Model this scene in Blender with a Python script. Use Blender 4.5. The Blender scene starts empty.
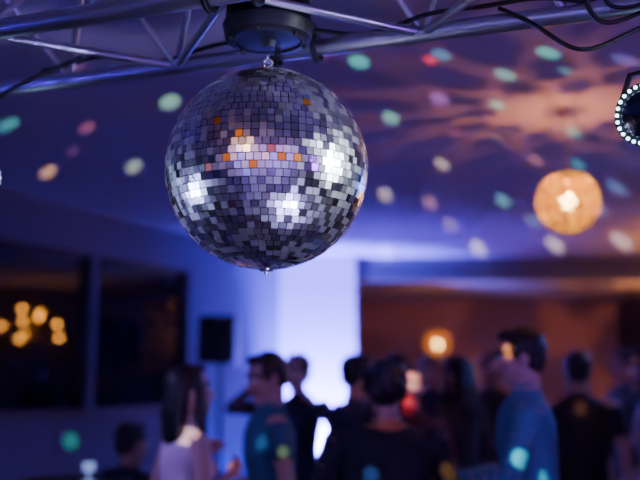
import bpy, bmesh, math, random
import numpy as np
from mathutils import Vector, Matrix, noise
from mathutils.kdtree import KDTree
random.seed(7)
scene = bpy.context.scene
COL = scene.collection

# ------------------------------------------------------------ materials
def nodes_of(name):
    m = bpy.data.materials.new(name); m.use_nodes = True
    nt = m.node_tree
    return m, nt, nt.nodes['Principled BSDF']

def mat(name, col, rough=0.6, metal=0.0, bump=0.0, bscale=30.0, var=0.0, emis=None, estr=0.0, ior=None, sheen=0.0, stretch=None):
    m, nt, b = nodes_of(name)
    b.inputs['Base Color'].default_value = (*col, 1)
    b.inputs['Roughness'].default_value = rough
    b.inputs['Metallic'].default_value = metal
    if ior: b.inputs['IOR'].default_value = ior
    if emis:
        b.inputs['Emission Color'].default_value = (*emis, 1)
        b.inputs['Emission Strength'].default_value = estr
    if bump or var:
        tc = nt.nodes.new('ShaderNodeTexCoord')
        mp = nt.nodes.new('ShaderNodeMapping')
        if stretch: mp.inputs['Scale'].default_value = stretch
        nz = nt.nodes.new('ShaderNodeTexNoise')
        nz.inputs['Scale'].default_value = bscale
        nz.inputs['Detail'].default_value = 5
        nt.links.new(tc.outputs['Object'], mp.inputs['Vector'])
        nt.links.new(mp.outputs['Vector'], nz.inputs['Vector'])
        if bump:
            bp = nt.nodes.new('ShaderNodeBump')
            bp.inputs['Strength'].default_value = bump
            bp.inputs['Distance'].default_value = 0.01
            nt.links.new(nz.outputs['Fac'], bp.inputs['Height'])
            nt.links.new(bp.outputs['Normal'], b.inputs['Normal'])
        if var:
            rp = nt.nodes.new('ShaderNodeValToRGB')
            rp.color_ramp.elements[0].position = 0.3
            rp.color_ramp.elements[1].position = 0.7
            rp.color_ramp.elements[0].color = (*[c*(1-var) for c in col], 1)
            rp.color_ramp.elements[1].color = (*[min(1, c*(1+var)) for c in col], 1)
            nt.links.new(nz.outputs['Fac'], rp.inputs['Fac'])
            nt.links.new(rp.outputs['Color'], b.inputs['Base Color'])
    return m

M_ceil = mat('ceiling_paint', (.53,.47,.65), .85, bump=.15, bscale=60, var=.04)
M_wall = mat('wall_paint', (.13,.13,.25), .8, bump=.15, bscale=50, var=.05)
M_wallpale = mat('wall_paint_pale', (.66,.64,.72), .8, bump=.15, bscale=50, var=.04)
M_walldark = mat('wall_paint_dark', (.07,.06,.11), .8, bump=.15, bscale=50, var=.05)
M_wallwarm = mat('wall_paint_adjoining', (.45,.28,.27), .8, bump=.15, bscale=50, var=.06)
M_trim = mat('trim_paint', (.10,.10,.14), .5)
M_floor = mat('dance_floor_wood', (.17,.14,.16), .35, bump=.1, bscale=6, var=.25, stretch=(1,8,1))
M_frame = mat('window_frame_metal', (.05,.05,.07), .45, metal=.3)
M_glass = mat('dark_window_glass', (.003,.004,.016), .03, ior=1.5)
M_alu = mat('truss_aluminium', (.70,.72,.80), .36, metal=1.0, bump=.05, bscale=200)
M_black = mat('black_powdercoat', (.012,.012,.016), .45, bump=.1, bscale=150)
M_rubber = mat('cable_rubber', (.008,.008,.01), .5)
M_steel = mat('steel', (.7,.7,.74), .25, metal=1)
M_led = mat('led_lens', (.9,.95,1), .3, emis=(.50,.74,1.0), estr=8)
M_lens = mat('stage_lens_glass', (.01,.012,.03), .12, ior=1.6)

# ------------------------------------------------------------ mesh helpers
def mk(name, verts, faces, mats, smooth=False, parent=None, fm=None, loc=None):
    me = bpy.data.meshes.new(name)
    me.from_pydata([tuple(v) for v in verts], [], faces)
    for m in (mats if isinstance(mats, (list, tuple)) else [mats]):
        me.materials.append(m)
    if fm is not None:
        me.polygons.foreach_set('material_index', fm)
    if smooth:
        me.polygons.foreach_set('use_smooth', [True]*len(me.polygons))
    me.update()
    o = bpy.data.objects.new(name, me)
    COL.objects.link(o)
    if loc is not None: o.location = loc
    if parent: o.parent = parent
    return o

def empty(name, loc=(0,0,0), rotz=0):
    e = bpy.data.objects.new(name, None)
    e.empty_display_size = .1
    e.location = loc; e.rotation_euler = (0,0,rotz)
    COL.objects.link(e)
    return e

class B:
    """mesh accumulator"""
    def __init__(s): s.v=[]; s.f=[]; s.m=[]; s.lab=[]
    def add(s, vs, fs, mi=0, lab=0):
        o=len(s.v); s.v += [Vector(v) for v in vs]
        s.f += [tuple(i+o for i in f) for f in fs]
        s.m += [mi]*len(fs); s.lab += [lab]*len(vs)
    def box(s, lo, hi, mi=0, xf=None):
        x0,y0,z0=lo; x1,y1,z1=hi
        vs=[Vector(p) for p in [(x0,y0,z0),(x1,y0,z0),(x1,y1,z0),(x0,y1,z0),(x0,y0,z1),(x1,y0,z1),(x1,y1,z1),(x0,y1,z1)]]
        if xf: vs=[xf(v) for v in vs]
        s.add(vs,[(0,3,2,1),(4,5,6,7),(0,1,5,4),(1,2,6,5),(2,3,7,6),(3,0,4,7)],mi)
    def loft(s, pts, rad, side=None, seg=16, cap='round', mi=0, lab=0, sub=0):
        pts=[Vector(p) for p in pts]
        rad=[(r,r) if not isinstance(r,(tuple,list)) else r for r in rad]
        if sub:
            P=[];R=[]
            for i in range(len(pts)-1):
                n=max(1,int((pts[i+1]-pts[i]).length/sub))
                for k in range(n):
                    t=k/n
                    P.append(pts[i].lerp(pts[i+1],t)); R.append(tuple(rad[i][j]*(1-t)+rad[i+1][j]*t for j in (0,1)))
            P.append(pts[-1]);R.append(rad[-1]); pts,rad=P,R
        n=len(pts)
        tan=[]
        for i in range(n):
            a=pts[max(0,i-1)]; b=pts[min(n-1,i+1)]
            t=(b-a); tan.append(t.normalized() if t.length>1e-9 else Vector((0,0,1)))
        if side is None:
            side = Vector((1,0,0)) if abs(tan[0].x)<.9 else Vector((0,1,0))
        side=Vector(side)
        rings=[]
        def frame(t):
            nonlocal side
            u=side-t*side.dot(t)
            if u.length<1e-6: u=t.orthogonal()
            u.normalize(); side=u
            return u,t.cross(u)
        fr=[frame(t) for t in tan]
        def ring(c,u,w,a,b): return [c+u*(a*math.cos(2*math.pi*k/seg))+w*(b*math.sin(2*math.pi*k/seg)) for k in range(seg)]
        if cap=='round':
            m0=min(rad[0])
            for ph in (60,30):
                c=pts[0]-tan[0]*m0*math.sin(math.radians(ph)); k=math.cos(math.radians(ph))
                rings.append(ring(c,*fr[0],rad[0][0]*k,rad[0][1]*k))
            start=pts[0]-tan[0]*m0
        else: start=pts[0]
        for i in range(n): rings.append(ring(pts[i],*fr[i],*rad[i]))
        if cap=='round':
            m1=min(rad[-1])
            for ph in (30,60):
                c=pts[-1]+tan[-1]*m1*math.sin(math.radians(ph)); k=math.cos(math.radians(ph))
                rings.append(ring(c,*fr[-1],rad[-1][0]*k,rad[-1][1]*k))
            end=pts[-1]+tan[-1]*m1
        else: end=pts[-1]
        vs=[start]; fs=[]
        for r in rings: vs+=r
        vs.append(end)
        for k in range(seg):
            k2=(k+1)%seg
            fs.append((0,1+k2,1+k))
            for i in range(len(rings)-1):
                a=1+i*seg; b=a+seg
                fs.append((a+k,a+k2,b+k2,b+k))
            a=1+(len(rings)-1)*seg
            fs.append((a+k,a+k2,len(vs)-1))
        s.add(vs,fs,mi,lab)
    def tube(s,a,b,r,seg=14,mi=0): s.loft([a,b],[r,r],seg=seg,cap='flat',mi=mi)
    def ell(s,c,r,rings=14,seg=20,mi=0,lab=0):
        c=Vector(c); vs=[c+Vector((0,0,-r[2]))]; fs=[]
        for i in range(1,rings):
            ph=-math.pi/2+math.pi*i/rings
            for k in range(seg):
                th=2*math.pi*k/seg
                vs.append(c+Vector((r[0]*math.cos(ph)*math.cos(th), r[1]*math.cos(ph)*math.sin(th), r[2]*math.sin(ph))))
        vs.append(c+Vector((0,0,r[2])))
        for k in range(seg):
            k2=(k+1)%seg
            fs.append((0,1+k2,1+k))
            for i in range(rings-2):
                a=1+i*seg; b=a+seg
                fs.append((a+k,a+k2,b+k2,b+k))
            a=1+(rings-2)*seg
            fs.append((a+k,a+k2,len(vs)-1))
        s.add(vs,fs,mi,lab)
    def torus(s,c,R,r,n=(0,0,1),seg=24,ms=8,mi=0,sx=1.0,up=None):
        c=Vector(c); n=Vector(n).normalized()
        u=(Vector(up) if up else n.orthogonal()); u=(u-n*u.dot(n)).normalized(); w=n.cross(u)
        vs=[];fs=[]
        for i in range(seg):
            a=2*math.pi*i/seg
            d=u*math.cos(a)*sx+w*math.sin(a); dn=(u*math.cos(a)+w*math.sin(a))
            for j in range(ms):
                b=2*math.pi*j/ms
                vs.append(c+d*R+dn*(r*math.cos(b))+n*(r*math.sin(b)))
        for i in range(seg):
            for j in range(ms):
                fs.append((i*ms+j,((i+1)%seg)*ms+j,((i+1)%seg)*ms+(j+1)%ms,i*ms+(j+1)%ms))
        s.add(vs,fs,mi)
    def obj(s,name,mats,smooth=True,parent=None,loc=None):
        o=mk(name,s.v,s.f,mats,smooth,parent,s.m,loc)
        return o

def smooth_by_angle(o, ang=40):
    me=o.data
    bm=bmesh.new(); bm.from_mesh(me)
    bmesh.ops.recalc_face_normals(bm, faces=bm.faces)
    for e in bm.edges:
        if len(e.link_faces)==2 and e.calc_face_angle(0)>math.radians(ang): e.smooth=False
    bm.to_mesh(me); bm.free()

def curve_obj(name, pts, r, m, parent=None):
    cu=bpy.data.curves.new(name,'CURVE'); cu.dimensions='3D'; cu.bevel_depth=r; cu.bevel_resolution=3
    sp=cu.splines.new('NURBS'); sp.points.add(len(pts)-1)
    for i,p in enumerate(pts): sp.points[i].co=(*p,1)
    sp.use_endpoint_u=True; sp.order_u=4; sp.resolution_u=10
    cu.materials.append(m)
    o=bpy.data.objects.new(name,cu); COL.objects.link(o)
    if parent: o.parent=parent
    return o

# ------------------------------------------------------------ room shell
H=2.80
A0=Vector((-2.17,6.03,0)); D=Vector((.477,.879,0)).normalized(); N=Vector((D.y,-D.x,0))  # N points into room
def wp(s,z,t=0): # along wall, height, offset into the room
    p=A0+D*s+N*t; return Vector((p.x,p.y,z))
def wxf(v): return wp(v.x,v.z,v.y)
S0,S1=-10.85,4.17
panes=[(-7.2,-6.1),(-6.05,-4.95),(-4.9,-3.8),(-3.7,-2.6),(-2.5,-1.45),(-1.4,-.3),(-.25,.90),(.945,2.12)]
Z0,Z1=1.27,2.48
b=B()
b.box((S0,-.2,0),(S1,0,Z0),xf=wxf)
b.box((S0,-.2,Z1),(S1,0,H),xf=wxf)
edges=[S0]+[e for p in panes for e in p]+[S1]
for i in range(0,len(edges),2): b.box((edges[i],-.2,Z0),(edges[i+1],0,Z1),xf=wxf)
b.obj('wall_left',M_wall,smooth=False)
for i,(a,c) in enumerate(panes):
    b=B()
    w=.03
    b.box((a,-.12,Z0),(c,-.03,Z0+w),0,wxf); b.box((a,-.12,Z1-w),(c,-.03,Z1),0,wxf)
    b.box((a,-.12,Z0+w),(a+w,-.03,Z1-w),0,wxf); b.box((c-w,-.12,Z0+w),(c,-.03,Z1-w),0,wxf)
    b.box((a+w,-.085,Z0+w),(c-w,-.075,Z1-w),1,wxf)
    b.obj('window_%d'%(i+1),[M_frame,M_glass],smooth=False)
b=B(); b.box((-7.4,.0,Z0-.035),(2.2,.05,Z0),0,wxf); b.obj('trim_1',M_trim,smooth=False)
b=B(); b.box((S0,0,0),(S1-.45,.015,.12),0,wxf); b.obj('baseboard_left',M_trim,smooth=False)
P0=wp(S0,0); P1=wp(S1,0)
XR=4.5; YB=-3.5; YF=9.75; YE=13.5
def slab(name,poly,z0,z1,m):
    n=len(poly)
    vs=[(p[0],p[1],z0) for p in poly]+[(p[0],p[1],z1) for p in poly]
    fs=[tuple(range(n))[::-1],tuple(range(n,2*n))]+[(i,(i+1)%n,n+(i+1)%n,n+i) for i in range(n)]
    return mk(name,vs,fs,m)
slab('floor',[(P0.x-.2,YB-.2),(XR+.2,YB-.2),(XR+.2,YE+.2),(-.6,YE+.2),(P1.x-.3,YF)],-.1,0,M_floor)
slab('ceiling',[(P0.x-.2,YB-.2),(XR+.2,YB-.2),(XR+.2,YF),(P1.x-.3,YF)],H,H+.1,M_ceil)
slab('ceiling_adjoining',[(-.6,YF),(XR+.2,YF),(XR+.2,YE+.2),(-.6,YE+.2)],2.66,2.76,M_wallpale)
def wbox(name,lo,hi,m):
    b=B(); b.box(lo,hi); return b.obj(name,m,smooth=False)
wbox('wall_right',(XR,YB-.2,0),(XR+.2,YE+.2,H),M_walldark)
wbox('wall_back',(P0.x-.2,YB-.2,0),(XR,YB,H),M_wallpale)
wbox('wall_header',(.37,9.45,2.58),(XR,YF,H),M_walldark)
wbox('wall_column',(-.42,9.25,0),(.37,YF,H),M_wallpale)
wbox('wall_adjoining_far',(-.6,YE,0),(XR,YE+.2,2.66),M_wallwarm)
wbox('wall_adjoining_left',(-.6,YF,0),(-.4,YE,2.66),M_wallwarm)
wbox('baseboard_right',(XR-.015,YB,0),(XR,YE,.12),M_trim)
wbox('trim_2',(.37,9.43,2.54),(XR,9.45,2.60),M_trim)

# ------------------------------------------------------------ disco ball
BC=Vector((-.1306,2.14,2.05)); BR=.248
ball=empty('mirror_disco_ball',BC)
b=B(); b.ell((0,0,0),(BR-.006,)*3,rings=32,seg=64)
M_grout=mat('ball_grout',(.008,.008,.014),.6)
b.obj('ball_core',M_grout,parent=ball)
def mirror_mat(name,c,r):
    return mat(name,c,r,metal=1.0)
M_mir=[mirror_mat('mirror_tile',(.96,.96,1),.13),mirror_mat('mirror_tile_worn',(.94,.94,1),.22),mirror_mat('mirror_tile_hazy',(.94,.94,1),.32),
       mirror_mat('mirror_tile_painted_glint_amber',(1,.36,.05),.40),mirror_mat('mirror_tile_painted_glint_rose',(1,.32,.28),.40)]
b=B()
# warm reflections painted as orange / rose tile colour, by (azimuth, latitude) in degrees around the ball
warm_glints=[(-113,14,3),(-124,12,4),(-101,7,3),(-78,-7,3),(-80.5,-7,3),(-70,-6,3),(-72,-12,3),(-93,-10,3),(-119,-12,4),(-112,21,4),(-64,26,3),(-136,8,3),(-85,-2,4),(-96,-12,3),(-108,-8,3),(-20,25,3),(20,5,4),(60,30,3),(120,10,3),(160,-15,4),(-150,35,3)]
def glint_at(nrm,tol):
    for az,la,mi in warm_glints:
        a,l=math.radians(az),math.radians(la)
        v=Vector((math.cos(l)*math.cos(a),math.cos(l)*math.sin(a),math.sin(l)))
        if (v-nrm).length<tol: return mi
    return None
rows=44; p=math.pi*BR/rows
for i in range(rows):
    ph=-math.pi/2+math.pi*(i+.5)/rows
    rr=BR*math.cos(ph)
    n=max(4,int(round(2*math.pi*rr/p)))
    off=random.random()
    for k in range(n):
        th=2*math.pi*(k+off)/n
        nrm=Vector((math.cos(ph)*math.cos(th),math.cos(ph)*math.sin(th),math.sin(ph)))
        east=Vector((-math.sin(th),math.cos(th),0)); north=nrm.cross(east)
        j=.011
        nn=(nrm+east*random.gauss(0,j)+north*random.gauss(0,j)).normalized()
        e2=(east-nn*east.dot(nn)).normalized(); n2=nn.cross(e2)
        c=nrm*BR
        wt=min(p,2*math.pi*rr/n)
        hx=wt*.445; hy=p*.445
        ph_t=ph+math.pi/rows*.5; ph_b=ph-math.pi/rows*.5
        wt_t=2*math.pi*BR*max(math.cos(ph_t),0)/n; wt_b=2*math.pi*BR*max(math.cos(ph_b),0)/n
        ht=min(hx,wt_t*.45); hb=min(hx,wt_b*.45)
        if abs(ph)>1.45: ht=max(ht,.002); hb=max(hb,.002)
        vs=[]
        for dz in (-.005,0):
            vs+=[c+nn*dz-e2*hb-n2*hy,c+nn*dz+e2*hb-n2*hy,c+nn*dz+e2*ht+n2*hy,c+nn*dz-e2*ht+n2*hy]
        x=random.random()
        mi=0 if x<.25 else (1 if x<.7 else 2)
        am=glint_at(nrm,.036)
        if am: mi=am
        b.add(vs,[(4,5,6,7),(0,1,5,4),(1,2,6,5),(2,3,7,6),(3,0,4,7)],mi)
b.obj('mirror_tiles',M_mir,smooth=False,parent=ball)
b=B()
b.loft([(0,0,BR-.012),(0,0,BR+.004),(0,0,BR+.006)],[.03,.03,.012],seg=24,cap='flat')
b.loft([(0,0,BR),(0,0,BR+.018)],[.006,.006],cap='round')
b.torus((0,0,BR+.026),.011,.003,n=(0,1,0))
zz=BR+.043
k=0
while zz<.300:
    b.torus((0,0,zz),.0085,.0024,n=((1,0,0) if k%2==0 else (0,1,0)),up=(0,0,1),sx=1.35); zz+=.0175; k+=1
b.loft([(0,0,-BR-.004),(0,0,-BR+.01)],[.016,.018],seg=20,cap='flat')
b.loft([(0,0,-BR-.012),(0,0,-BR)],[.004,.004],cap='round')
b.obj('hanging_hardware',M_steel,parent=ball)

# motor
motor=empty('disco_ball_motor',(BC.x,BC.y,2.385))
b=B()
b.loft([(0,0,-.003),(0,0,.0),(0,0,.035),(0,0,.045),(0,0,.10),(0,0,.105)],[.098,.108,.115,.108,.105,.09],seg=48,cap='flat')
b.torus((0,0,.0),.085,.006,seg=48)
b.loft([(0,0,-.02),(0,0,0)],[.014,.022],seg=20,cap='flat')
for a in range(6):
    an=a*math.pi/3+.3
    b.loft([(.095*math.cos(an),.095*math.sin(an),-.008),(.095*math.cos(an),.095*math.sin(an),0)],[.006,.006],seg=8)
o=b.obj('motor_housing',M_black,parent=motor); smooth_by_angle(o)

# ------------------------------------------------------------ truss (triangular section)
ZT=2.425
def far(x): return Vector((x, 2.655-.365*(x+.983), ZT))
td=Vector((1,-.365,0)).normalized(); tn=Vector((-.365,-1,0)).normalized()
SEP=.40
def chord(kind,t):
    f=far(-.983)+td*t
    if kind=='far': return f
    if kind=='near': return f+tn*SEP
    return f+tn*SEP*.5+Vector((0,0,.30))
b=B()
T0,T1=-1.6,3.6
b.tube(chord('far',T0),chord('far',T1),.024,seg=24)
b.tube(chord('near',T0),chord('near',T1),.026,seg=24)
b.tube(chord('top',T0),chord('top',T1),.022,seg=24)
t=T0+.05; st=.36; k=0
while t<T1-st:
    a,c=('far','near') if k%2==0 else ('near','far')
    b.tube(chord(a,t),chord(c,t+st),.011)
    b.tube(chord('far',t),chord('top',t+st*.5),.009); b.tube(chord('top',t+st*.5),chord('far',t+st),.009)
    b.tube(chord('near',t),chord('top',t+st*.5),.009); b.tube(chord('top',t+st*.5),chord('near',t+st),.009)
    t+=st;k+=1
truss=b.obj('lighting_truss',M_alu); smooth_by_angle(truss,50)
tc=(BC-far(-.983)).dot(td)
b=B()
for dt in (-.06,.06):
    b.tube(chord('far',tc+dt)+Vector((0,0,.040)),chord('near',tc+dt)+Vector((0,0,.040)),.014)
for kx in ('far','near'):
    for dt in (-.06,.06):
        q=chord(kx,tc+dt); b.torus(q,.035,.009,n=td,seg=24)
cc=Vector((BC.x,BC.y,2.485)); b.tube(cc-td*.09,cc+td*.09,.012); b.tube(cc-tn*.05,cc+tn*.2,.02)
o=b.obj('mounting_bracket',M_black,parent=motor); o.location=-Vector(motor.location)
b=B()
for tt in (-1.2,.25,1.55,3.2):
    q=chord('top',tt); b.tube(q,Vector((q.x,q.y,H)),.006); b.torus(q,.03,.006,n=td)
    b.loft([(q.x,q.y,H-.012),(q.x,q.y,H)],[.035,.035],cap='flat')
o=b.obj('hanger_rods',M_steel,parent=truss)

# cables
cab=curve_obj('power_cable',[(.45,2.12,2.46),(.50,2.06,2.41),(.545,2.0,2.34),(.60,1.98,2.29),(.67,1.98,2.31),(.76,1.97,2.36),(.9,1.95,2.40),(1.1,1.85,2.43)],.0055,M_rubber)
curve_obj('power_cable',[(.60,1.96,2.50),(.615,1.97,2.43),(.635,1.98,2.375),(.68,1.98,2.355),(.75,1.97,2.385),(.9,1.9,2.44)],.0055,M_rubber)
curve_obj('power_cable',[(.66,1.98,2.50),(.66,1.99,2.42),(.70,1.99,2.39),(.80,1.97,2.42),(.95,1.9,2.46)],.005,M_rubber)
curve_obj('power_cable',[(-.70,2.50,2.47),(-.85,2.48,2.40),(-.95,2.5,2.34),(-1.02,2.52,2.31),(-1.12,2.52,2.36),(-1.2,2.55,2.46)],.0065,M_rubber)
pts=[]
for i in range(28):
    q=chord('far',.15+i*.085)
    pts.append((q.x+.0,q.y-.02+.03*math.sin(i*1.7),q.z+.035+.018*math.sin(i*.9)))
curve_obj('power_cable',pts,.006,M_rubber)
pts=[]
for i in range(20):
    q=chord('top',-.4+i*.1)
    pts.append((q.x,q.y-.03,q.z-.03+.05*math.sin(i*.8)))
curve_obj('power_cable',pts,.007,M_rubber)

# ------------------------------------------------------------ stage lights
def par(name, loc, direc, R=.075, L=.16, clamp_z=ZT, leds=26, rows=1, power=None, col=(1,1,1), ang=60, rad=.05, ledm=M_led, centre=False):
    e=empty(name,loc)
    d=Vector(direc).normalized()
    b=B()
    prof=[(0,R*.80),(-.002,R),(-.03,R*1.02),(-.035,R*.94),(-L*.6,R*.92),(-L*.62,R*.98),(-L*.85,R*.9),(-L,R*.55)]
    b.loft([d*(q[0]) for q in prof][::-1],[q[1] for q in prof][::-1],seg=40,cap='flat')
    for i in range(5):
        b.torus(d*(-.045-.014*i),R*.95,.003,n=d,seg=40,ms=6)
    o=b.obj('housing',M_black,parent=e); smooth_by_angle(o,45)
    b=B(); b.loft([d*.0005,d*.004],[R*.78,R*.70],seg=40,cap='flat'); b.obj('front_lens',M_lens,parent=e)
    u=d.orthogonal().normalized(); w=d.cross(u)
    b=B()
    for i in range(leds):
        a=2*math.pi*i/leds
        q=(u*math.cos(a)+w*math.sin(a))*R*.9+d*.001
        b.loft([q,q+d*.003],[R*.06,R*.045],seg=10)
    if centre: b.loft([d*.004,d*.007],[R*.35,R*.3],seg=24)
    b.obj('led_ring',ledm,parent=e)
    sd=d.cross(Vector((0,0,1))).normalized()
    b=B()
    c=d*(-L*.4)
    top=Vector((c.x,c.y,R+.05))
    for s in (-1,1):
        b.loft([c+sd*s*(R+.004),c+sd*s*(R+.02)],[.014,.014],seg=16,cap='flat')
        b.loft([c+sd*s*(R+.014),c+sd*s*(R+.014)+Vector((0,0,R*.6)),top+sd*s*R*.8,top],[(.012,.004)]*4,side=d,seg=12)
    if clamp_z:
        zt=clamp_z-loc[2]
        b.loft([top,Vector((c.x,c.y,zt-.04))],[.009,.009])
        b.loft([Vector((c.x,c.y,zt-.045)),Vector((c.x,c.y,zt-.028))],[.022,.022],cap='flat')
    else:
        b.loft([c-Vector((0,0,R+.02)),c-Vector((0,0,R+.01))],[.06,.05],cap='flat')
    b.obj('yoke_clamp',M_black,parent=e)
    if power:
        l=bpy.data.lights.new(name+'_beam','SPOT'); l.energy=power; l.color=col; l.spot_size=math.radians(ang); l.spot_blend=.8; l.shadow_soft_size=rad
        lo=bpy.data.objects.new('beam',l); COL.objects.link(lo); lo.parent=e; lo.location=d*.03
        lo.rotation_euler=d.to_track_quat('-Z','Y').to_euler()
    return e
par('added_wash_light',(.755,2.0,2.15),(-.70,-.70,-.12),power=None)
par('added_wash_light',(-1.034,2.62,2.14),(.72,-.68,-.1),power=None)

def stage(name,loc,target,power,col,ang=60,rad=.06,R=.09,cz=None):
    return par(name,loc,Vector(target)-Vector(loc),R=R,L=.2,clamp_z=cz,power=power,col=col,ang=ang,rad=rad,leds=18)

# fixtures and added unseen lamps that light the room
stage('uplight',(.02,8.80,.55),(0.0,9.4,1.5),3200,(.14,.12,1.0),100,.08)
stage('uplight',(.45,8.2,.20),(0.4,8.6,2.8),320,(.12,.04,1.0),95,.08)
stage('uplight',(-.45,8.1,.20),(-.9,8.8,1.8),120,(.02,.06,1.0),100,.08)
stage('added_wash_light',(2.4,.4,1.9),(1.0,3.6,2.8),85,(.36,.04,1.0),90,.10)  # unseen lamp added to wash the ceiling purple
stage('added_wash_light',(-2.6,1.2,1.9),(-1.0,4.6,2.8),40,(.10,.02,1.0),90,.10)  # unseen lamp added to tint the left part of the ceiling
stage('added_wash_light',(3.4,6.4,2.45),(.6,4.0,1.3),150,(.03,.18,1.0),70,.10)
stage('added_wash_light',(-2.4,3.6,2.45),(-.5,3.95,1.1),75,(.40,.28,1.0),32,.10)  # unseen fill lamp added to brighten the couple
# lamps aimed at the ball; unseen ones added to brighten it and the back room
stage('added_wash_light',(2.2,1.42,2.18),tuple(BC),700,(.80,.88,1.0),17,.15)
stage('added_wash_light',(-2.3,2.1,1.4),tuple(BC),260,(.45,.50,1.0),17,.14)  # unseen lamp added to light the ball from the left
stage('added_wash_light',(.8,.9,.35),tuple(BC),200,(.50,.45,1.0),20,.16)  # unseen low lamp added to brighten the ball's lower half
stage('added_wash_light',(-.9,.2,2.4),tuple(BC),24,(1.0,.55,.25),18,.10)
stage('uplight',(-2.4,-2.5,.20),(-2.0,-3.5,1.9),1050,(.26,.24,1.0),115,.12)  # unseen, added so the ball mirrors a brighter room
stage('uplight',(2.0,-2.5,.20),(1.8,-3.5,1.9),1050,(.34,.24,1.0),115,.12)  # also unseen, added to brighten the back wall in the ball

# ------------------------------------------------------------ light flecks thrown by the ball
flecks=[ # ceiling x, y, width(m), colour, radiance
(-.695,3.975,.13,(.45,1,.55),.5),(-1.192,4.41,.10,(1,.30,.32),.24),(-1.694,5.41,.11,(1,.60,.22),.7),(-1.129,5.27,.12,(.75,1,.60),.45),
(-1.578,4.357,.12,(.15,1,.75),.30),(.157,3.44,.12,(.10,1,.68),.50),(.349,4.233,.11,(.25,1,.55),.5),(.012,3.33,.07,(1,.05,.08),.60),
(.442,3.42,.07,(1,.03,.05),.8),(.555,3.114,.06,(1,.05,.1),.7),(.478,3.363,.10,(.15,.8,1),.28),(.55,3.93,.12,(.9,.35,.9),.30),
(.78,3.60,.10,(.10,1,.68),.40),(.896,3.342,.10,(.08,1,.65),.50),(.829,4.02,.08,(.03,1,.5),.5),(.679,3.077,.08,(.7,.6,1),.3),
(.456,6.12,.13,(1,.88,.6),.50),(.731,5.2,.10,(1,.88,.5),.55),(.809,6.42,.12,(1,.50,.32),.40),(1.33,6.345,.12,(.3,1,.75),.42),
(1.265,5.10,.09,(1,.45,.32),.34),(1.316,4.487,.09,(.10,1,.6),.38),(1.552,5.22,.08,(.10,1,.8),.34),(1.574,8.77,.18,(1,.93,.65),.65),
(2.287,8.56,.18,(1,.88,.65),.65),(2.872,8.36,.19,(1,.88,.7),.55),(.669,9.06,.16,(.8,.8,1),.6),(2.008,5.89,.13,(.25,.6,1),.3),
(2.146,6.7,.13,(.6,.6,1),.25),(1.225,3.42,.10,(.35,.35,1),.25),(-.35,3.6,.08,(.8,.6,1),.15),(-1.0,3.5,.09,(.8,.3,.8),.14),
(1.02,3.55,.06,(.2,1,.8),.25),(.70,4.5,.07,(1,.25,.25),.28),(.95,4.6,.06,(1,.6,.2),.3),(1.1,7.4,.12,(1,.75,.4),.3),(1.75,7.2,.12,(.4,.8,1),.25),(-1.4,4.9,.07,(.9,.3,.5),.12),
]
def fleck(tgt,nrm,width,col,rad,albedo=.6,r=.008):
    tgt=Vector(tgt); d=(tgt-BC).normalized(); src=BC+d*(BR+.02)
    dist=(tgt-src).length; cosn=max(.06,abs(d.dot(Vector(nrm))))
    l=bpy.data.lights.new('fleck','SPOT')
    l.energy=rad*math.pi/albedo*4*math.pi*dist*dist/cosn
    l.color=col; l.spot_size=max(math.radians(1.01),2*math.atan(width/2/dist)); l.spot_blend=.25; l.shadow_soft_size=r
    o=bpy.data.objects.new('light_fleck',l); COL.objects.link(o); o.parent=ball
    o.location=src-BC; o.rotation_euler=d.to_track_quat('-Z','Y').to_euler()
for x,y,w,c,r in flecks: fleck((x,y,H),(0,0,1),w*.70,c,r*1.2)
fleck(wp(.72,1.07),N,.12,(.02,1,.35),.35,.25)
fleck((-1.32,8.05,1.88),N,.10,(.1,.5,1),.3)

# ------------------------------------------------------------ lantern pendants
def petal_mat(name,col,s):
    m,nt,bb=nodes_of(name)
    bb.inputs['Base Color'].default_value=(.22,.10,.01,1); bb.inputs['Roughness'].default_value=.6
    nz=nt.nodes.new('ShaderNodeTexNoise'); nz.inputs['Scale'].default_value=30; nz.inputs['Detail'].default_value=3
    tcn=nt.nodes.new('ShaderNodeTexCoord'); nt.links.new(tcn.outputs['Object'],nz.inputs['Vector'])
    rp=nt.nodes.new('ShaderNodeValToRGB')
    rp.color_ramp.elements[0].position=.42; rp.color_ramp.elements[1].position=.60
    rp.color_ramp.elements[0].color=(col[0]*.16,col[1]*.10,col[2]*.1,1); rp.color_ramp.elements[1].color=(*col,1)
    nt.links.new(nz.outputs['Fac'],rp.inputs['Fac']); nt.links.new(rp.outputs['Color'],bb.inputs['Emission Color'])
    bb.inputs['Emission Strength'].default_value=s
    return m
M_pet=petal_mat('glowing_shade',(1.0,.43,.0),2.0)
M_petdim=petal_mat('glowing_shade_dim',(1.0,.36,.0),.5)
M_bulb=mat('bulb_glow',(1,.8,.5),.4,emis=(1,.62,.20),estr=30)
M_brass=mat('brass',(.6,.4,.15),.35,metal=1)
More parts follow.
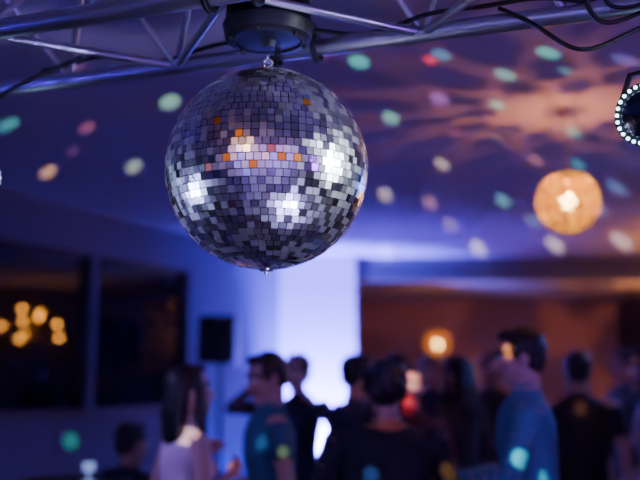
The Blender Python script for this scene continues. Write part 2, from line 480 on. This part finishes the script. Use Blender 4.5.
def lantern(loc,R,power,top,n=170,bulb=M_bulb,pm=M_pet,open_z=.92):
    e=empty('pendant_lantern',loc)
    b=B(); b2=B()
    ga=math.pi*(3-math.sqrt(5))
    for i in range(n):
        z=1-2*(i+.5)/n
        if z>open_z: continue
        rr=math.sqrt(1-z*z); nr=Vector((rr*math.cos(ga*i),rr*math.sin(ga*i),z))
        u=nr.orthogonal().normalized(); w=nr.cross(u)
        pr=R*2.0/math.sqrt(n)*.83
        vs=[nr*(R*1.03)]
        for k in range(20):
            a=2*math.pi*k/20; q=pr*(.78+.24*abs(math.cos(2.5*a)))
            vs.append(nr*R+(u*math.cos(a)+w*math.sin(a))*q)
        b.add(vs,[(0,1+k,1+(k+1)%20) for k in range(20)])
    b.obj('shade_petals',pm,parent=e,smooth=False)
    for lat in (-.8,-.4,0,.4,.8):
        b2.torus((0,0,R*.97*math.sin(lat*1.3)),R*.97*math.cos(lat*1.3),.0012,seg=40,ms=6)
    for k in range(6):
        a=math.pi*k/6; b2.torus((0,0,0),R*.97,.0012,n=(math.cos(a),math.sin(a),0),seg=40,ms=6)
    b2.loft([(0,0,R*.95),(0,0,top-loc[2])],[.002,.002],cap='flat')
    b2.loft([(0,0,top-loc[2]-.02),(0,0,top-loc[2])],[.015,.03],cap='flat',seg=24)
    b2.loft([(0,0,R*.60),(0,0,R)],[.009,.008],cap='flat')
    b2.obj('frame_and_cord',M_brass,parent=e)
    b3=B(); b3.ell((0,0,-R*.02),(R*.24,R*.24,R*.27)); ob=b3.obj('bulb',bulb,parent=e)
    l=bpy.data.lights.new('lantern_lamp','POINT'); l.energy=power; l.color=(1,.34,.10); l.shadow_soft_size=.005
    o=bpy.data.objects.new('lamp',l); COL.objects.link(o); o.parent=e; o.location=(0.0,0,R*.36)
    return e
lantern((1.173,4.13,2.36),.146,13,H,n=240,open_z=.89)
lantern((1.47,11.2,1.93),.16,6,2.66,n=90,pm=M_petdim)
lantern((4.1,10.4,2.1),.17,60,2.66,n=90)  # out of view, added to warm the adjoining room
lantern((-1.1,-.9,2.3),.18,10,H,n=110)  # this and the next two: unseen, placed for warm reflections in the ball
lantern((1.3,-1.6,2.3),.18,10,H,n=110)
lantern((-.2,-2.6,2.1),.18,10,H,n=110)

# chandelier (out of frame right, mirrored in the dark window glass)
M_cb=mat('candle_bulb',(1,.8,.5),.4,emis=(1,.38,.04),estr=230)
ch=empty('chandelier',(3.62,7.95,2.20))
b=B(); bb_=B()
b.loft([(0,0,-.26),(0,0,-.2),(0,0,0),(0,0,.1),(0,0,.60)],[.02,.05,.02,.03,.006],cap='flat')
tiers=[(.44,-.13,0),(.42,-.18,1.2),(.34,-.02,2.4),(.46,.05,3.3),(.28,-.22,4.1),(.42,-.04,5.1),(.22,.15,.6),(.34,.17,3.9),(.18,.03,5.6)]
for R_,zz,a in tiers:
    dx,dy=math.cos(a),math.sin(a)
    b.loft([(0,0,-.06),(dx*R_*.5,dy*R_*.5,-.14+zz),(dx*R_,dy*R_,-.05+zz),(dx*R_,dy*R_,.02+zz)],[.008]*4,seg=8)
    b.loft([(dx*R_,dy*R_,.0+zz),(dx*R_,dy*R_,.012+zz)],[.03,.03],cap='flat')
    bb_.ell((dx*R_,dy*R_,.038+zz),(.022,.022,.024),rings=8,seg=12)
b.obj('arms',M_brass,parent=ch); bb_.obj('bulbs',M_cb,parent=ch)

# ------------------------------------------------------------ speaker
sp=empty('loudspeaker',(-.83,7.5,0),math.radians(-12))
b=B()
prof=[(-.165,-.13),(.165,-.13),(.12,.14),(-.12,.14)]
vs=[(x,y,z) for z in (1.64,2.04) for x,y in prof]
b.add(vs,[(3,2,1,0),(4,5,6,7),(0,1,5,4),(1,2,6,5),(2,3,7,6),(3,0,4,7)])
o=b.obj('cabinet',M_black,smooth=False,parent=sp)
bv=o.modifiers.new('bev','BEVEL'); bv.width=.012; bv.segments=3
b=B()
b.torus((0,-.135,1.78),.105,.012,n=(0,1,0),seg=36); b.ell((0,-.128,1.78),(.09,.02,.09)); b.box((-.10,-.14,1.91),(.10,-.128,2.0))
b.ell((0,-.14,1.955),(.03,.01,.03))
b.obj('drivers',M_rubber,parent=sp)
b=B(); b.tube((0,0,.5),(0,0,1.64),.018)
for k in range(3):
    a=2*math.pi*k/3+.5; b.tube((0,0,.8),(.32*math.cos(a),.32*math.sin(a),.02),.012); b.tube((0,0,.5),(.15*math.cos(a),.15*math.sin(a),.40),.008)
    b.loft([(.32*math.cos(a),.32*math.sin(a),.0),(.32*math.cos(a),.32*math.sin(a),.03)],[.014]*2,seg=10,cap='flat')
b.obj('tripod_stand',M_black,parent=sp)

# ------------------------------------------------------------ people
_matc={}
def cm(name,col,rough=.7,**k):
    key=(name,tuple(col))
    if key not in _matc: _matc[key]=mat(name,col,rough,**k)
    return _matc[key]
SK=(.46,.26,.19)
def person(name,x,y,head,Ht=1.72,width=1.0,shirt=(.05,.05,.06),pants=(.02,.02,.03),skin=SK,hair='short',hcol=(.010,.008,.008),
           sleeve='long',female=False,armR=None,armL=None,yaw=0,pitch=0,dress=False,seated=False,stance=.0,collar=None,lean=0):
    """local frame: +y is where the body faces, +x its right hand side"""
    s=Ht/1.75
    e=empty(name,(x,y,0),math.radians(head))
    b=B()
    SKIN,SHIRT,PANTS,SHOE,LIP,BROW,COLR=range(7)
    wz=width
    dz=-.45 if seated else 0
    if female:
        tor=[(.86,.165,.115),(.95,.175,.12),(1.05,.145,.10),(1.13,.128,.092),(1.24,.15,.105),(1.33,.163,.11),(1.40,.165,.095),(1.445,.12,.07),(1.475,.055,.05)]
    else:
        tor=[(.86,.155,.115),(.95,.165,.12),(1.05,.158,.112),(1.15,.16,.112),(1.27,.18,.122),(1.36,.195,.118),(1.42,.18,.098),(1.455,.12,.075),(1.485,.062,.055)]
    pts=[(0,-.012*(1 if z<1.2 else 0)+lean*(z-.95),z+dz) for z,_,_ in tor]
    b.loft(pts,[(a*wz,c*wz) for _,a,c in tor],side=(1,0,0),seg=40,lab=SHIRT,sub=.03)
    b.loft([(0,-.01,.84+dz),(0,-.01,.96+dz)],[(.16*wz,.118*wz),(.168*wz,.122*wz)],side=(1,0,0),seg=40,lab=(SHIRT if dress else PANTS),sub=.03)
    if female:
        for sx in (-1,1): b.ell((sx*.068,.075+lean*.35,1.27+dz),(.062,.05,.06),lab=SHIRT)
    if dress and not seated:
        b.loft([(0,-.01,.95),(0,-.01,.75),(0,0,.48)],[(.18,.13),(.22,.18),(.26,.23)],side=(1,0,0),seg=40,lab=SHIRT,sub=.03,cap='flat')
    for sx in (-1,1):
        if seated:
            hp=(sx*.09,0,.49); kn=(sx*.12,.42,.50); an=(sx*.12,.40,.09)
        else:
            hp=(sx*.088,0,.90); kn=(sx*(.10+stance*.4),.02,.50); an=(sx*(.105+stance),-.01,.09)
        legl=SKIN if dress else PANTS
        ex=0 if dress else .008
        b.loft([hp,kn],[.086*wz+ex,.056+ex],seg=24,lab=legl if not dress else SKIN,sub=.03)
        b.loft([kn,Vector(kn).lerp(Vector(an),.3)+Vector((0,-.015,0)),an],[.056+ex,.056+ex,.038+ex*1.5],seg=24,lab=legl,sub=.03)
        b.loft([Vector(an)+Vector((0,-.03,-.045)),Vector(an)+Vector((0,.07,-.05)),Vector(an)+Vector((sx*.01,.17,-.06))],[(.038,.045),(.044,.038),(.036,.028)],side=(1,0,0),seg=20,lab=SHOE,sub=.03)
    for sx,arm in ((1,armR),(-1,armL)):
        if arm is None: arm=((.255,-.03,1.13),(.262,.07,.89))
        sw=(.172 if female else .195)*wz
        sh=Vector((sx*sw,lean*.45,1.405+dz)); el=Vector((sx*arm[0][0],arm[0][1]+lean*.3,arm[0][2]+dz)); wr=Vector((sx*arm[1][0],arm[1][1],arm[1][2]+dz))
        el=sh+(el-sh).normalized()*.285; wr=el+(wr-el).normalized()*.255
        sc=.86 if female else 1.0
        b.loft([sh,sh.lerp(el,.4),el],[.052*sc,.047*sc,.038*sc],seg=20,lab=SKIN,sub=.03)
        b.loft([el,el.lerp(wr,.3),wr],[.038*sc,.038*sc,.025*sc],seg=20,lab=SKIN,sub=.03)
        if sleeve=='long':
            b.loft([sh,sh.lerp(el,.5),el],[.062*sc,.056*sc,.047*sc],seg=24,lab=SHIRT,sub=.02)
            b.loft([el,el.lerp(wr,.94)],[.048*sc,.036*sc],seg=24,lab=SHIRT,sub=.02,cap='flat')
        elif sleeve=='short':
            b.loft([sh,sh.lerp(el,.62)],[.062*sc,.058*sc],seg=24,lab=SHIRT,sub=.02,cap='flat')
        d=(wr-el).normalized()
        side=d.cross(Vector((1,0,0)))
        if side.length<.3: side=Vector((0,0,1))-d*d.z
        side.normalize()
        if side.y+side.z*.6<0: side=-side
        nrm=d.cross(side).normalized()
        if nrm.x*sx>0: nrm=-nrm
        kn=wr+d*.085+nrm*.006
        b.loft([wr,wr+d*.03,kn],[(.025,.017),(.036,.017),(.040,.013)],side=side,seg=20,lab=SKIN,sub=.02)
        for fi,(off,ln) in enumerate(((.033,.070),(.011,.080),(-.011,.075),(-.033,.058))):
            r0=kn+side*off*.9-d*.01
            dd=(d+side*off*1.6).normalized()
            q1=r0+(dd+nrm*.18).normalized()*ln*.52
            q2=q1+(dd+nrm*.55).normalized()*ln*.32
            q3=q2+(dd+nrm*1.0).normalized()*ln*.26
            b.loft([r0,q1,q2,q3],[.0092,.0085,.0078,.0068],seg=10,lab=SKIN)
        t0=wr+d*.025+side*.026; t1=t0+(d*.7+side*.75+nrm*.3).normalized()*.04; t2=t1+(d+side*.3+nrm*.35).normalized()*.03
        b.loft([t0,t1,t2],[.014,.011,.0085],seg=10,lab=SKIN)
    hc=Vector((0,.02+lean*.62,1.63+dz)); Rm=Matrix.Rotation(math.radians(yaw),3,'Z')@Matrix.Rotation(math.radians(pitch),3,'X')
    def hb(fn):
        t=B(); fn(t)
        return [hc+Rm@v for v in t.v],t.f,t.lab
    def headp(t):
        t.ell((0,-.012,.03),(.076,.097,.088),lab=SKIN)
        t.ell((0,.018,-.035),(.062,.070,.085),lab=SKIN)
        t.ell((0,.055,-.097),(.030,.030,.022),lab=SKIN)
        t.loft([(0,.082,.004),(0,.100,-.022),(0,.106,-.034)],[.008,.012,.014],seg=12,lab=SKIN)
        for sx in (-1,1):
            t.ell((sx*.077,-.008,-.012),(.010,.020,.032),lab=SKIN)
            t.ell((sx*.014,.096,-.036),(.009,.009,.007),lab=SKIN)
            t.ell((sx*.045,.055,-.035),(.022,.025,.025),lab=SKIN)
            t.loft([(sx*.014,.086,.024),(sx*.035,.083,.029),(sx*.052,.070,.024)],[.0055]*3,seg=8,lab=BROW)
        t.ell((0,.083,-.060),(.024,.013,.006),lab=LIP); t.ell((0,.083,-.069),(.020,.012,.007),lab=LIP)
    vs,fs,lb=hb(headp)
    o0=len(b.v); b.add(vs,fs); b.lab[o0:]=lb
    nb=Vector((0,-.012+lean*.5,1.43+dz))
    b.loft([nb,hc+Rm@Vector((0,-.025,-.06))],[.062 if not female else .050,.056 if not female else .046],seg=24,lab=SKIN,sub=.02)
    if not (female and dress):
        b.loft([nb+Vector((0,0,.02)),nb+Vector((0,.004,.062))],[.073 if not female else .062,.066 if not female else .056],seg=28,lab=COLR if collar else SHIRT,sub=.015,cap='flat')
    b.v=[v*s for v in b.v]
    tmp=mk('tmp',b.v,b.f,[]); 
    r=tmp.modifiers.new('r','REMESH'); r.mode='VOXEL'; r.voxel_size=.0065; r.use_smooth_shade=True
    sm=tmp.modifiers.new('s','SMOOTH'); sm.factor=.5; sm.iterations=2
    dg=bpy.context.evaluated_depsgraph_get()
    me=bpy.data.meshes.new_from_object(tmp.evaluated_get(dg)); me.name='body'
    kd=KDTree(len(b.v))
    for i,v in enumerate(b.v): kd.insert(v,i)
    kd.balance()
    mats=[cm('skin',skin,.5,bump=.05,bscale=80),cm('shirt_fabric',shirt,.8,bump=.5,bscale=14),cm('trouser_fabric',pants,.85,bump=.4,bscale=14),
          cm('shoe_leather',(.01,.01,.01),.35),cm('lips',(skin[0]*.75,skin[1]*.45,skin[2]*.45),.4),cm('brow_hair',hcol,.7),cm('collar_fabric',collar or shirt,.8)]
    me.materials.clear()
    for m in mats: me.materials.append(m)
    idx=[b.lab[kd.find(p.center)[1]] for p in me.polygons]
    me.polygons.foreach_set('material_index',idx)
    me.polygons.foreach_set('use_smooth',[True]*len(me.polygons))
    bpy.data.objects.remove(tmp)
    o=bpy.data.objects.new('body',me); COL.objects.link(o); o.parent=e
    t=B()
    for sx in (-1,1):
        t.ell((sx*.031,.074,.002),(.0135,.0135,.0125),rings=10,seg=14,mi=0)
        t.ell((sx*.031,.0835,.002),(.0062,.005,.0062),rings=8,seg=12,mi=1)
    vv=[(hc+Rm@v)*s for v in t.v]
    mk('eyes',vv,t.f,[cm('eye_white',(.75,.75,.75),.2),cm('iris',(.03,.02,.015),.1)],True,e,t.m)
    def hairp(t):
        t.ell((0,-.028,.043),(.086,.096,.088))
        t.ell((0,.035,.098),(.058,.045,.026))
        t.ell((0,-.06,-.01),(.072,.058,.065))
        for sx in (-1,1): t.ell((sx*.068,.015,.035),(.016,.035,.045))
        if hair=='long':
            t.loft([(0,-.06,.05),(0,-.085,-.08),(0,-.10,-.2),(0,-.10,-.33)],[(.09,.06),(.105,.055),(.105,.045),(.07,.025)],side=(1,0,0),seg=28)
            for sx in (-1,1):
                t.loft([(sx*.07,.015,.06),(sx*.086,.02,-.02),(sx*.092,.01,-.12),(sx*.095,.02,-.24)],[.022,.026,.03,.016],seg=16)
        if hair=='bun':
            t.ell((0,-.125,.06),(.045,.04,.045))
        if hair=='curly':
            rnd=random.Random(5)
            for _ in range(40):
                a=rnd.uniform(0,2*math.pi); zq=rnd.uniform(-.03,.12)
                if math.sin(a)>.55 and zq<.07: continue
                rr=.088*math.sqrt(max(.1,1-((zq-.03)/.12)**2)); t.ell((rr*math.cos(a),-.02+rr*1.05*math.sin(a),zq),(.022,)*3,rings=8,seg=10)
    t=B(); hairp(t)
    vv=[(hc+Rm@v)*s for v in t.v]
    tmp=mk('tmp',vv,t.f,[])
    r=tmp.modifiers.new('r','REMESH'); r.mode='VOXEL'; r.voxel_size=.007; r.use_smooth_shade=True
    sm=tmp.modifiers.new('s','SMOOTH'); sm.factor=.5; sm.iterations=3
    dg=bpy.context.evaluated_depsgraph_get()
    me=bpy.data.meshes.new_from_object(tmp.evaluated_get(dg)); me.name='hair'
    bpy.data.objects.remove(tmp)
    for v in me.vertices:
        q=v.co
        v.co=q+v.normal*(noise.noise(Vector((q.x*70,q.y*70,q.z*14)))*.007)
    me.materials.clear(); me.materials.append(cm('hair_strands',hcol,.45,bump=.8,bscale=90,stretch=(1,1,.12)))
    me.polygons.foreach_set('use_smooth',[True]*len(me.polygons))
    o=bpy.data.objects.new('hair',me); COL.objects.link(o); o.parent=e
    return e

PALE=(.60,.38,.30)
# dancing couple on the left
person('woman',-.57,3.86,-60,1.59,shirt=(.90,.70,.78),hair='long',female=True,sleeve='none',skin=PALE,dress=True,
       armR=((.27,-.02,1.16),(.16,.14,1.24)),armL=((.27,-.04,1.18),(.20,.14,1.30)),pitch=6,yaw=-5)
person('man',-.235,4.22,104,1.65,width=1.06,shirt=(.015,.075,.14),pants=(.02,.025,.05),sleeve='short',yaw=14,pitch=-14,
       armR=((.33,.0,1.15),(.27,.14,1.00)),armL=((.34,-.02,1.15),(.30,.14,.98)))
# person behind, one hand raised
person('woman',-.14,5.7,165,1.68,shirt=(.03,.03,.07),hair='bun',female=True,skin=(.6,.45,.4),
       armR=((.34,.10,1.40),(.14,.16,1.62)),armL=((.30,.14,1.28),(.12,.22,1.50)),yaw=-10)
# centre, back to camera
person('man',.27,3.70,8,1.60,width=1.14,shirt=(.007,.007,.014),hair='curly',collar=(.55,.22,.06),yaw=-12,
       armR=((.31,.05,1.14),(.22,.26,1.06)),armL=((.31,.05,1.14),(.22,.26,1.06)))
person('woman',.50,4.95,150,1.60,shirt=(.10,.03,.05),hair='short',female=True,yaw=20,skin=(.65,.38,.28),hcol=(.05,.02,.012))
person('man',.21,5.15,-60,1.66,shirt=(.04,.035,.08),hair='short',yaw=-10)
person('woman',.52,6.1,30,1.69,shirt=(.02,.02,.03),hair='long',female=True)
person('woman',.86,5.6,35,1.66,shirt=(.02,.018,.03),hair='long',female=True,yaw=15)
person('man',1.28,6.7,170,1.71,shirt=(.02,.02,.03),hair='short')
person('man',.90,7.3,150,1.70,shirt=(.02,.02,.03),hair='short')
# man in pale blue shirt, profile to the left
person('man',.855,3.78,82,1.74,width=1.05,shirt=(.07,.20,.36),pants=(.03,.03,.05),hair='short',yaw=8,pitch=-3,sleeve='long',skin=PALE,
       armR=((.28,.04,1.14),(.26,.26,1.10)),armL=((.28,.10,1.14),(.22,.34,1.08)))
person('man',1.55,5.4,-15,1.69,shirt=(.010,.010,.015),hair='short',sleeve='short',skin=(.42,.26,.2))
person('woman',1.70,4.62,70,1.69,shirt=(.34,.28,.44),hair='long',female=True,hcol=(.02,.012,.01),
       armR=((.26,.0,1.14),(.24,.16,1.02)),armL=((.26,.0,1.14),(.24,.16,1.02)))
person('man',2.35,6.9,100,1.74,shirt=(.05,.04,.05),hair='short')
# seated guest on a chair at the left
person('man',-1.14,5.45,-40,1.70,shirt=(.02,.02,.04),hair='short',seated=True,
       armR=((.26,.10,1.16),(.18,.32,1.05)),armL=((.26,.10,1.16),(.18,.32,1.05)))
def chair(x,y,rz):
    b=B()
    for sx in (-.2,.2):
        b.tube((sx,-.2,0),(sx*.95,-.19,.36),.016); b.tube((sx,.2,0),(sx*.95,.19,.36),.016)
        b.loft([(sx*.95,-.20,.33),(sx*.95,-.235,.62),(sx*.9,-.28,.92)],[.015]*3,seg=10)
    b.loft([(0,-.21,.35),(0,.0,.345),(0,.21,.35)],[(.22,.018)]*3,side=(1,0,0),seg=24)
    for z in (.62,.74,.86): b.loft([(-.19,-.225-(z-.62)*.15,z),(0,-.25-(z-.62)*.15,z),(.19,-.225-(z-.62)*.15,z)],[(.012,.03)]*3,side=(0,1,0),seg=10)
    o=b.obj('dining_chair',mat('chair_wood',(.05,.03,.02),.4)); o.location=(x,y,0); o.rotation_euler=(0,0,math.radians(rz)); return o
chair(-1.14,5.45,-40)
# cocktail table with glass; the drink's glow is added emission
b=B()
b.loft([(0,0,0),(0,0,.02),(0,0,.04)],[.22,.22,.05],cap='flat',seg=32)
b.tube((0,0,.03),(0,0,.97),.03); b.loft([(0,0,.965),(0,0,1.0)],[.30,.30],cap='flat',seg=40)
o=b.obj('cocktail_table',M_black); smooth_by_angle(o); o.location=(-1.28,4.78,0)
b=B()
b.loft([(0,0,0),(0,0,.006),(0,0,.01),(0,0,.05),(0,0,.06),(0,0,.10)],[.035,.035,.005,.005,.03,.033],cap='flat',seg=24)
o=b.obj('wine_glass',mat('glowing_glass_drink',(.5,.6,1),.1,emis=(.35,.5,1),estr=.7)); o.location=(-1.20,4.74,1.0)

# flecks on people
fleck((-.54,3.74,1.31),(0,-1,0),.10,(1,.80,.7),.9,.7)
fleck((-.40,3.84,1.18),(0,-1,0),.06,(1,.55,.02),1.0,.5)
fleck((.77,3.70,1.655),(0,-1,0),.06,(1,.5,.15),.9,.5)
fleck((.87,3.64,1.14),(0,-1,0),.08,(.1,1,.75),1.0,.4)
fleck((.50,4.86,1.52),(0,-1,0),.10,(1,.6,.6),1.4,.5)
fleck((.46,4.85,1.40),(0,-1,0),.10,(1,.08,.02),.9,.5)
fleck((-.26,4.08,1.24),(0,-1,0),.06,(.3,.7,1),.3,.2)
fleck((-.16,4.08,1.15),(0,-1,0),.06,(1,.6,.1),.4,.2)
fleck((.48,3.60,1.22),(0,-1,0),.06,(1,.5,.05),.6,.1)
fleck((.20,3.58,1.16),(0,-1,0),.06,(.1,.3,1),.5,.1)
fleck((1.53,5.3,1.35),(0,-1,0),.07,(1,.4,.1),.2,.1)
fleck((1.68,4.5,1.25),(0,-1,0),.07,(.8,.8,1),.6,.5)

# ------------------------------------------------------------ world, camera
w=bpy.data.worlds.new('night'); scene.world=w; w.use_nodes=True
w.node_tree.nodes['Background'].inputs[0].default_value=(.01,.012,.04,1); w.node_tree.nodes['Background'].inputs[1].default_value=.3
cam=bpy.data.cameras.new('camera'); co=bpy.data.objects.new('camera',cam); COL.objects.link(co)
co.location=(0,0,1.55); co.rotation_euler=(math.radians(98.63),0,0)
cam.lens=50; cam.sensor_width=36; cam.clip_start=.05
cam.dof.use_dof=True; cam.dof.focus_distance=2.04; cam.dof.aperture_fstop=1.3
scene.camera=co
